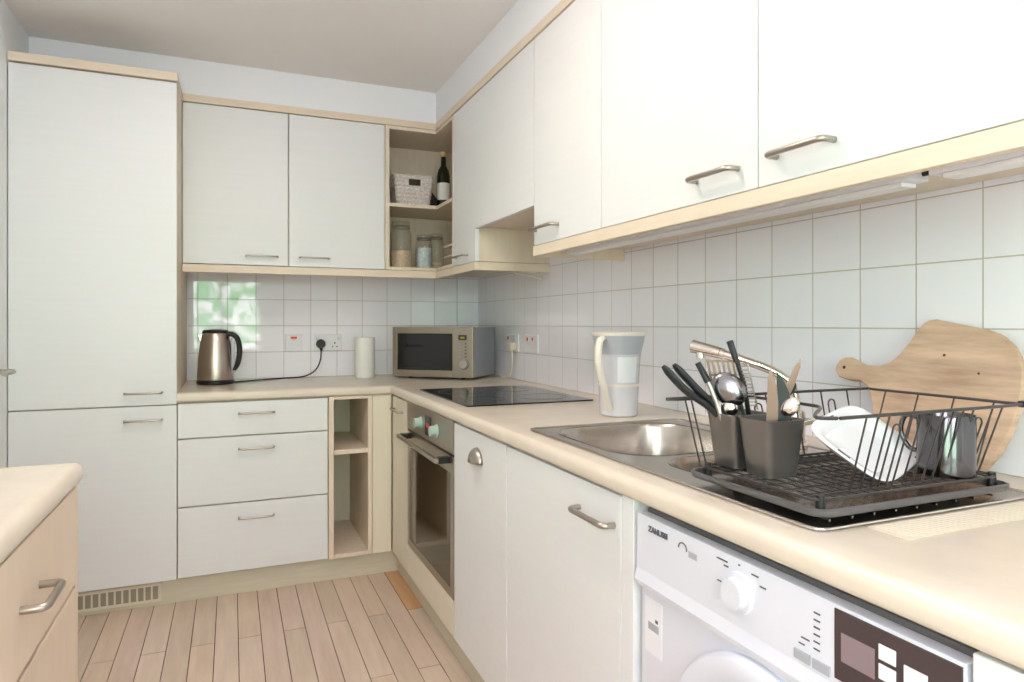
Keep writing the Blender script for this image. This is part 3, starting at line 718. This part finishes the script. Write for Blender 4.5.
# ------------------------------------------------------------------ microwave (set diagonally in the corner)
ang = math.radians(42); Pm = Vector((-.24, -.57, .9005))
fx_ = Vector((math.cos(ang), -math.sin(ang), 0)); dx_ = Vector((math.sin(ang), math.cos(ang), 0))   # right along front, depth
Wm, Dm, Hm = .472, .328, .276
org = Pm - fx_ * Wm
t = thing('microwave', 'silver microwave oven set diagonally in the corner of the worktop', 'microwave', tuple(org), -ang)
def lb_(name, m, par, x0, x1, y0, y1, z0, z1, bv=.001): return MB().box(x0, x1, y0, y1, z0, z1).build(name, m, par, bevel=bv, world=False)
M['mwside'] = mat('microwave_grey_side', rgb(176, 180, 186), .35, .6)
lb_('body', M['mwside'], t, 0, Wm, .02, Dm, .010, Hm, .003)
ff = MB(); ff.box(0, .028, 0, .02, .010, Hm).box(.028, .353, 0, .02, .010, .046).box(.028, .353, 0, .02, Hm - .034, Hm)
dd = ff.build('door', M['ovensteel'], t, world=False, bevel=.0015)
lb_('window', M['glassblack'], dd, .028, .353, .003, .019, .046, Hm - .034, 0)
cp = lb_('control_panel', M['ovensteel'], t, .355, Wm, 0, .02, .010, Hm, .0015)
lb_('display', M['black'], cp, .39, .437, -.0012, 0, .208, .235, 0)
o = lb_('display_digits', mat('lcd_green', rgb(170, 160, 70), .5), cp, .402, .425, -.0016, -.0012, .216, .226, 0)
for r_ in range(5):
    for c_ in range(2): lb_('button', M['mwside'] if c_ == 0 else M['ink'], cp, .392 + c_ * .034, .402 + c_ * .034, -.0020, 0, .118 + r_ * .017, .124 + r_ * .017, 0)
kb = MB(); kb.tube([(.423, 0, .082), (.423, -.016, .082)], [.024, .021], 28); kb.build('knob', M['steel'], cp, world=False, smooth=True)
kb = MB(); kb.tube([(.423 + .027 * math.cos(a / 10), -.0008, .082 + .027 * math.sin(a / 10)) for a in range(-22, 12)], .0014, 5); kb.build('dial_mark', M['ink'], cp, world=False)
for fx in (.09, .40):
    for fy in (.04, .28): MB().tube([(fx, fy, 0), (fx, fy, .010)], .012, 12).build('foot', M['black'], t, world=False)

# ------------------------------------------------------------------ kettle
kx, ky = -1.470, -.270
t = thing('kettle', 'brushed steel electric kettle with black handle beside the tall cabinet', 'kettle', (kx, ky, .9005))
MB().lathe([(.084, .9005), (.086, .906), (.086, .916), (.080, .922)], kx, ky, 40).build('power_base', M['black'], t, smooth=True)
MB().lathe([(.082, .923), (.083, .930), (.078, 1.02), (.070, 1.10), (.062, 1.145), (.058, 1.150)], kx, ky, 48).build('body', M['copper'], t, smooth=True)
MB().lathe([(.060, 1.1505), (.061, 1.155), (.055, 1.163), (.02, 1.167)], kx, ky, 40).build('lid', M['black'], t, smooth=True)
hp = spline([(kx + .045, ky - .02, 1.142), (kx + .075, ky - .022, 1.143), (kx + .100, ky - .028, 1.118), (kx + .109, ky - .03, 1.06), (kx + .100, ky - .028, 1.0), (kx + .078, ky - .02, .965)], 7)
MB().tube(hp, .016, 14, flat=.8).build('handle', M['black'], t, smooth=True)
sp_ = MB(); sp_.prism([(kx - .052, 1.150), (kx - .082, 1.142), (kx - .066, 1.10)], ky - .018, ky + .018, 'y'); sp_.build('spout', M['copper'], t, bevel=.003)
MB().box(kx + .070, kx + .088, ky - .036, ky - .012, .955, 1.125).build('water_gauge', M['jugdark'], t, bevel=.004)

# kettle flex and plug
pth = spline([(kx + .085, ky + .01, .9045), (-1.30, -.19, .9045), (-1.16, -.10, .9045), (-1.04, -.05, .906), (-.975, -.035, .935), (-.945, -.030, .99), (-.940, -.034, 1.052)], 8)
t = thing('power_cord', 'black kettle flex running along the worktop to the back socket', 'cord', (-.95, -.03, .9045))
MB().tube(pth, .0038, 8).build('flex', M['black'], t, smooth=True)
mb = MB(); mb.tube([(-.940, -.0165, 1.083), (-.940, -.048, 1.083)], [.026, .022], 20); mb.tube([(-.940, -.034, 1.066), (-.940, -.034, 1.046)], [.010, .006], 10)
mb.build('plug', M['black'], t, smooth=True)

# ------------------------------------------------------------------ sockets
def plate(name, label, cat, c, wid, axis, n_rock, reds, holes=(), neon=None):
    """white wall plate, axis 'x' = on the back wall, 'y' = on the right wall"""
    t = thing(name, label, cat, c)
    def bb(nm, m, par, u0, u1, d0, d1, z0, z1, bv=.001):
        if axis == 'x': return B(nm, m, par, c[0] + u0, c[0] + u1, -.0062 - d1, -.0062 - d0, c[2] + z0, c[2] + z1, bv)
        return B(nm, m, par, -.0062 - d1, -.0062 - d0, c[1] - u1, c[1] - u0, c[2] + z0, c[2] + z1, bv)
    bb('face_plate', M['whiteplastic'], t, -wid / 2, wid / 2, 0, .009, -.046, .046, .003)
    for u in n_rock: bb('rocker', M['white'], t, u - .009, u + .009, .0091, .0125, .012, .032)
    for u, s in reds: bb('red_marker', M['red'], t, u - s, u + s, .0126, .0138, .016, .016 + 2 * s, 0)
    for u in holes:
        bb('pin_slot', M['gap'], t, u - .003, u + .003, .0091, .0095, -.008, .002, 0)
        for s in (-1, 1): bb('pin_slot', M['gap'], t, u + s * .012 - .004, u + s * .012 + .004, .0091, .0095, -.026, -.021, 0)
    if neon: bb('neon_marker', M['orangered'], t, neon[0] - .016, neon[0] + .016, .0126, .0138, .022, .034, 0)
    return t
plate('switched_socket', 'white switch plate with orange marker on the back tiles', 'switch', (-1.083, -.0062, 1.09), .088, 'x', (0,), (), (), (0,))
t = plate('double_socket', 'white double socket on the back tiles holding the black plug', 'socket', (-.900, -.0062, 1.09), .150, 'x', (-.058, .058), (), (.036,))
plate('double_socket', 'white socket behind the microwave with a cream plug in it', 'socket', (-.0062, -.565, 1.093), .160, 'y', (-.05, .03), ((-.05, .009),), ())
plate('double_switch', 'white double switch with two red rockers on the right-hand tiles', 'switch', (-.0062, -.802, 1.093), .160, 'y', (-.03, .03), ((-.03, .008), (.03, .008)), ())
t = thing('power_cord', 'cream microwave flex hanging from the right-hand wall socket', 'cord', (-.035, -.61, .91))
MB().box(-.052, -.0162, -.628, -.592, 1.055, 1.094).build('plug', M['offwhite'], t, bevel=.006)
MB().tube(spline([(-.036, -.61, 1.056), (-.036, -.612, 1.02), (-.034, -.60, .96), (-.036, -.565, .918), (-.05, -.50, .905)], 7), .0045, 8).build('flex', M['offwhite'], t, smooth=True)

# kitchen roll
t = thing('paper_roll', 'white paper kitchen roll standing against the back tiles', 'paper roll', (-.725, -.17, .9005))
MB().lathe([(.020, .9005), (.053, .9005), (.054, .903), (.054, 1.117), (.053, 1.120), (.020, 1.120), (.019, 1.117)], -.725, -.17, 40).build('paper', M['paper'], t, smooth=True)
MB().lathe([(.0188, .9008), (.0188, 1.119), (.016, 1.119)], -.725, -.17, 24, cap=False).build('core', M['carcass'], t, smooth=True)

# ------------------------------------------------------------------ wall cabinets
t = thing('wall_cabinet', 'white two-door wall cabinet over the kettle beside the tall cabinet', 'cabinet', (-1.13, -.19, 1.478))
mb = MB(); mb.box(BX + .004, -.659, -.36, -.008, 1.480, 2.234)
mb.build('body', M['carcass'], t, bevel=.001)
for a, b_, h0, h1 in ((-1.609, -1.141, -1.333, -1.190), (-1.136, -.661, -1.086, -.945)):
    d = B('door', M['door'], t, a, b_, -DU + .001, -.362, 1.479, 2.231, .002)
    bow(d, (h0, -DU + .001, 1.523), (h1, -DU + .001, 1.523), (0, -1, 0), .028, .0045)

t = thing('corner_shelf', 'open L-shaped corner wall shelf holding basket and jars', 'shelf', (-.3, -.3, 1.478))
B('side_panel', M['carcass'], t, -.658, -.636, -DU, -.008, 1.478, 2.234)
B('side_panel', M['carcass'], t, -DU, -.008, -.682, -.664, 1.478, 2.234)
Lp_ = [(-.636, -.008), (-.008, -.008), (-.008, -.664), (-DU + .001, -.664), (-DU + .001, -DU + .001), (-.636, -DU + .001)]
Ls_ = [(-.636, -.022), (-.022, -.022), (-.022, -.664), (-DU + .006, -.664), (-DU + .006, -DU + .006), (-.636, -DU + .006)]
MB().prism(Lp_, 1.478, 1.494, 'z').build('bottom_panel', M['carcass'], t, bevel=.001)
MB().prism(Lp_, 2.216, 2.234, 'z').build('top_panel', M['carcass'], t, bevel=.001)
MB().prism(Ls_, 1.812, 1.830, 'z').build('shelf', M['carcass'], t, bevel=.001)
B('back_panel', M['carcass'], t, -.636, -.022, -.020, -.008, 1.4942, 2.2158, 0)
B('back_panel', M['carcass'], t, -.020, -.008, -.664, -.022, 1.4942, 2.2158, 0)

t = thing('wall_cabinet', 'white notched wall cabinet above the hob with cut-away lower corner', 'cabinet', (-.19, -1.16, 1.478))
B('body', M['carcass'], t, -.362, -.008, -1.0035, -.684, 1.478, 2.234)
B('hood_body', M['carcass'], t, -.362, -.008, -1.634, -1.0045, 1.632, 2.234)
d = MB().prism([(-.685, 1.479), (-1.006, 1.479), (-1.006, 1.625), (-1.634, 1.625), (-1.634, 2.231), (-.685, 2.231)], -DU + .001, -.3625, 'x').build('door', M['door'], t, bevel=.0015)
bowy(d, -.745, -.905, 1.515, x=-DU + .001, d=.028, r=.0048)

def wcab(y1, y0, label, h=None, lowend=False):
    t = thing('wall_cabinet', label, 'cabinet', (-.19, (y0 + y1) / 2, 1.478))
    mb = MB(); mb.box(-.362, -.008, y0, y1, 1.480, 2.234)
    mb.build('body', M['carcass'], t, bevel=.001)
    if lowend: B('end_panel', M['carcass'], t, -.366, -.008, y1 + .0003, y1 + .018, 1.437, 2.234)
    d = B('door', M['door'], t, -DU + .001, -.3625, y0 + .002, y1 + (.016 if lowend else -.002), 1.479, 2.231, .002)
    if h: bowy(d, h[0], h[1], 1.531, x=-DU + .001, d=.032, r=.0062)
wcab(-1.657, -2.116, 'narrower white wall cabinet just right of the notched one', (-1.662, -1.835), True)
wcab(-2.117, -2.758, 'white wall cabinet over the sink bowls, second from the right', (-2.560, -2.701))
wcab(-2.759, -3.44, 'rightmost visible white wall cabinet over the dish rack', (-2.812, -2.951))
wcab(-3.441, -4.2, 'last white wall cabinet nearest the camera, beyond the photo edge')

cn = tag(Lrail(.05, DU + .004, 2.235, 2.270, BX + .004, -4.2).build('cornice', M['trim'], bevel=.0015), 'pale wood cornice running along the tops of the wall cabinets', 'cornice')
# pelmet: left/corner length with return, and long right-hand length
pm = MB(); a0, a1 = DU - .018, DU + .003
pm.loft([[(BX + .002, -d, z) for d, z in ((a0, 1.438), (a1, 1.438), (a1, 1.475), (a0, 1.475))], [(-d, -d, z) for d, z in ((a0, 1.438), (a1, 1.438), (a1, 1.475), (a0, 1.475))], [(-d, -1.008, z) for d, z in ((a0, 1.438), (a1, 1.438), (a1, 1.475), (a0, 1.475))]])
pm.box(-a0, -.008, -1.008, -.99, 1.438, 1.475)
tag(pm.build('pelmet', M['trim'], bevel=.0015), 'pale wood pelmet under the back and corner wall cabinets', 'pelmet')
tag(MB().box(-a1, -a0, -4.2, -1.639, 1.440, 1.476).build('pelmet', M['trim'], bevel=.0015), 'long pale wood pelmet under the right-hand wall cabinets', 'pelmet')

# under-cabinet lamps
def strip(label, x0, x1, y0, y1, z=1.462, zt=1.4798):
    t = thing('strip_lamp', label, 'lamp', ((x0 + x1) / 2, (y0 + y1) / 2, z))
    B('housing', M['whiteplastic'], t, x0, x1, y0, y1, z + .002, zt, .002)
    if abs(x1 - x0) > abs(y1 - y0): B('diffuser', M['led'], t, x0 + .02, x1 - .02, y0 + .006, y1 - .006, z - .006, z + .002, .002)
    else: B('diffuser', M['led'], t, x0 + .006, x1 - .006, y0 + .02, y1 - .02, z - .006, z + .002, .002)
strip('long white strip lamp under the right-hand wall cabinets', -.278, -.226, -3.02, -1.66, 1.451)
strip('short white strip lamp under the rightmost wall cabinet', -.278, -.226, -3.24, -3.055, 1.451)
strip('white strip lamp under the back wall cabinet above the kettle', -1.54, -1.12, -.345, -.300, 1.446, 1.4795)
strip('white strip lamp under the corner wall shelf', -.60, -.40, -.345, -.300, 1.446, 1.4779)
MB_ = MB(); 
MB_.tube([(-.243, -3.021, 1.466), (-.243, -3.054, 1.466)], .005, 8)
tag(MB_.build('lamp_link_cable', M['black'], smooth=True), 'short black link between the two right-hand strip lamps', 'cable')
tag(MB().tube(spline([(-.19, -.985, 1.437), (-.17, -.99, 1.425), (-.10, -.985, 1.418), (-.04, -.98, 1.405), (-.04, -.98, 1.43), (-.10, -.98, 1.437)], 6), .0028, 8).build('hanging_cable', M['offwhite'], smooth=True), 'loop of pale cable hanging under the notched cabinet pelmet', 'cable')

# ------------------------------------------------------------------ things on the corner shelf
zt_ = 1.8305
t = thing('wicker_basket', 'small white woven basket with handle slot on the upper corner shelf', 'basket', (-.485, -.23, zt_))
bs = MB(); x, y = -.485, -.235
def bl(a, b, z): return rrect(x - a, x + a, y - b, y + b, .02, 4, z)
L_ = []
for k in range(17):
    z = zt_ + .165 * k / 16; q = .003 * (k % 2); L_.append(bl(.090 + .022 * k / 16 + q, .065 + .018 * k / 16 + q, z))
L_ += [bl(.106, .077, zt_ + .165), bl(.086, .06, zt_ + .01)]
o = bs.loft(L_, True, True).build('body', M['wicker'], t)
MB().box(x - .032, x + .032, y - .088, y - .0855, zt_ + .112, zt_ + .145).build('handle_slot', M['gap'], t)
MB().tube(rrect(x - .112, x + .112, y - .083, y + .083, .02, 4, zt_ + .167), .006, 8, closed=True).build('rim', M['wicker'], t, smooth=True)
t = thing('wine_bottle', 'dark glass bottle with pale label beside the basket on the upper shelf', 'bottle', (-.300, -.245, zt_))
MB().lathe([(.034, zt_), (.037, zt_ + .005), (.037, zt_ + .19), (.030, zt_ + .225), (.015, zt_ + .25), (.014, zt_ + .30)], -.300, -.245, 32).build('body', M['bottle'], t, smooth=True)
MB().lathe([(.016, zt_ + .3003), (.0165, zt_ + .325), (.014, zt_ + .328)], -.300, -.245, 24).build('cap', M['cork'], t, smooth=True)
MB().lathe([(.0375, zt_ + .055), (.0375, zt_ + .15)], -.300, -.245, 32, cap=False).build('paper_label', M['paper'], t, smooth=True)
tag(MB().prism([(-.385, zt_), (-.345, zt_), (-.340, zt_ + .055), (-.372, zt_ + .095)], -.27, -.21, 'y').build('black_pouch', M['black'], bevel=.005), 'small black pouch between basket and bottle on the upper shelf', 'pouch')
def jar(x, y, r, h, fill, fm_, label):
    z = 1.4945
    t = thing('glass_jar', label, 'jar', (x, y, z), 0, 'glass jars on the lower corner shelf')
    MB().lathe([(r * .9, z), (r, z + .006), (r, z + h * .72), (r * .86, z + h * .80), (r * .78, z + h * .84), (r * .78, z + h * .9)], x, y, 36).build('body', M['jar'], t, smooth=True)
    MB().lathe([(r * .88, z + .004), (r * .93, z + .008), (r * .93, z + h * fill), (r * .3, z + h * fill + .012)], x, y, 30).build('contents', fm_, t, smooth=True)
    MB().lathe([(r * .84, z + h * .9), (r * .86, z + h * .92), (r * .84, z + h * .98), (r * .3, z + h)], x, y, 30).build('lid', M['jar'], t, smooth=True)
    MB().tube([(x + r * .86 * math.cos(a), y + r * .86 * math.sin(a), z + h * .86) for a in [2 * PI * i / 24 for i in range(24)]], .003, 6, closed=True).build('clip_ring', M['handle'], t)
jar(-.548, -.270, .057, .258, .36, M['oats'], 'tallest clip-top glass jar, part filled with pale oats')
jar(-.418, -.265, .046, .192, .60, M['pasta'], 'middle glass jar with pale blue-white contents on the lower shelf')
jar(-.332, -.215, .042, .21, .18, M['oats'], 'rear glass jar nearly empty beside the spice rack')
t = thing('spice_rack', 'small pale wooden rack at the right of the lower corner shelf', 'rack', (-.28, -.33, 1.4945))
for z in (1.4945, 1.555, 1.613): B('tier', M['carcass'], t, -.31, -.23, -.42, -.28, z, z + .012)
B('post', M['carcass'], t, -.238, -.23, -.42, -.28, 1.5066, 1.5549); B('post', M['carcass'], t, -.238, -.23, -.42, -.28, 1.5671, 1.6129)

# ------------------------------------------------------------------ left foreground unit
ix, iy = -1.688, -2.188
t = thing('base_cabinet', 'pale wood drawer unit in the left foreground with bow handle', 'cabinet', (-1.95, -3.2, 0))
B('body', M['carcass'], t, XL + .003, ix - .031, -4.4, iy - .025, .1, .8585)
B('end_panel', M['islandface'], t, XL + .003, ix - .009, iy - .024, iy - .004, 0, .8585)
B('plinth', M['plinth'], t, XL + .003, ix - .08, -4.4, iy - .03, 0, .0995)
for k, (ya, yb) in enumerate(((-2.815, iy - .026), (-3.42, -2.82), (-4.4, -3.425))):
    for z0, z1 in ((.654, .853), (.385, .645), (.105, .376)):
        d = B('drawer', M['islandface'], t, ix - .029, ix - .009, ya, yb, z0, z1, .0015)
        if k < 2: bow(d, (ix - .009, (ya + yb) / 2 - .065 - .03, (z0 + z1) / 2), (ix - .009, (ya + yb) / 2 + .047 - .03, (z0 + z1) / 2), (1, 0, 0), .034, .0065)
wt2 = MB(); prof2 = [(ix - .03, .8605), (ix - .012, .8605), (ix - .003, .864), (ix, .872), (ix, .884), (ix - .004, .894), (ix - .014, .9), (ix - .03, .9)]
wt2.loft([[(x, iy, z) for x, z in prof2], [(x, -4.42, z) for x, z in prof2]]).box(XL + .003, ix - .03, -4.42, iy, .8605, .9)
tag(wt2.build('worktop', M['worktop'], smooth=True), 'cream worktop on the drawer unit in the left foreground', 'worktop')

# ------------------------------------------------------------------ ceiling lamps (recessed, behind/above the camera's view)
def lamp(x, y, power, size=.16, col=(1, .93, .90)):
    t = thing('ceiling_lamp', 'round recessed ceiling lamp outside the photo frame', 'lamp', (x, y, H - .012), 0, 'recessed ceiling lamps')
    MB().lathe([(.10, H - .0005), (.105, H - .012), (.085, H - .014), (.083, H - .0005)], x, y, 32).build('ring', M['white'], t, smooth=True)
    MB().lathe([(.08, H - .003), (.001, H - .0035)], x, y, 32, cap=False).build('lens', M['lampglow'], t)
    l = bpy.data.lights.new('ceiling_lamp_light', 'AREA'); l.shape = 'DISK'; l.size = size; l.energy = power; l.color = col
    o = bpy.data.objects.new('bulb', l); COL.objects.link(o); o.parent = t; o.location = (0, 0, -.004)
lamp(-1.17, -2.25, 9, .10, (1, .84, .70))
lamp(-1.60, -1.75, 4, .12, (1, .95, .92))
lamp(-1.30, -4.70, 3)

# ------------------------------------------------------------------ daylight
w = bpy.data.worlds.new('daylight'); sc.world = w; w.use_nodes = True
nt = w.node_tree; bg = nt.nodes['Background']; N = nt.nodes.new; L = nt.links.new
tc = N('ShaderNodeTexCoord'); sp = N('ShaderNodeSeparateXYZ'); L(tc.outputs['Generated'], sp.inputs[0])
nz = N('ShaderNodeTexNoise'); nz.inputs['Scale'].default_value = 75; nz.inputs['Detail'].default_value = 5; L(tc.outputs['Generated'], nz.inputs['Vector'])
cr = N('ShaderNodeValToRGB'); cr.color_ramp.elements[0].position = .45; cr.color_ramp.elements[1].position = .58
cr.color_ramp.elements[0].color = (.05, .42, .10, 1); cr.color_ramp.elements[1].color = (1.0, .98, 1.04, 1)
L(nz.outputs['Fac'], cr.inputs['Fac'])
ab = N('ShaderNodeMath'); ab.operation = 'SUBTRACT'; ab.inputs[1].default_value = .06; L(sp.outputs['Z'], ab.inputs[0])
ac = N('ShaderNodeMath'); ac.operation = 'ABSOLUTE'; L(ab.outputs[0], ac.inputs[0])
mr = N('ShaderNodeMapRange'); mr.inputs['From Min'].default_value = .16; mr.inputs['From Max'].default_value = .26; L(ac.outputs[0], mr.inputs['Value'])
mx = N('ShaderNodeMix'); mx.data_type = 'RGBA'; L(mr.outputs[0], mx.inputs['Factor']); L(cr.outputs['Color'], mx.inputs['A']); mx.inputs['B'].default_value = (1.0, .93, 1.03, 1)
L(mx.outputs['Result'], bg.inputs['Color']); bg.inputs['Strength'].default_value = 14.0

# ------------------------------------------------------------------ camera
cam = bpy.data.cameras.new('camera'); co = bpy.data.objects.new('camera', cam); COL.objects.link(co)
cam.sensor_width = 36; cam.sensor_fit = 'HORIZONTAL'; cam.lens = 665.6632 * 36 / 1024
cam.shift_y = -(341 - 323.868) / 1024; cam.clip_start = .02
co.location = (-1.3984, -3.8432, 1.1939); co.rotation_euler = (PI / 2, 0, -.3989)
sc.camera = co
vs = sc.view_settings; vs.view_transform = 'Standard'; vs.look = 'None'; vs.gamma = 1; vs.use_curve_mapping = False; vs.exposure = 0.22
sc.cycles.use_denoising = True
sc.cycles.max_bounces = 10; sc.cycles.diffuse_bounces = 6; sc.cycles.glossy_bounces = 5; sc.cycles.transparent_max_bounces = 12
sc.cycles.caustics_reflective = False; sc.cycles.caustics_refractive = False; sc.cycles.sample_clamp_indirect = 6
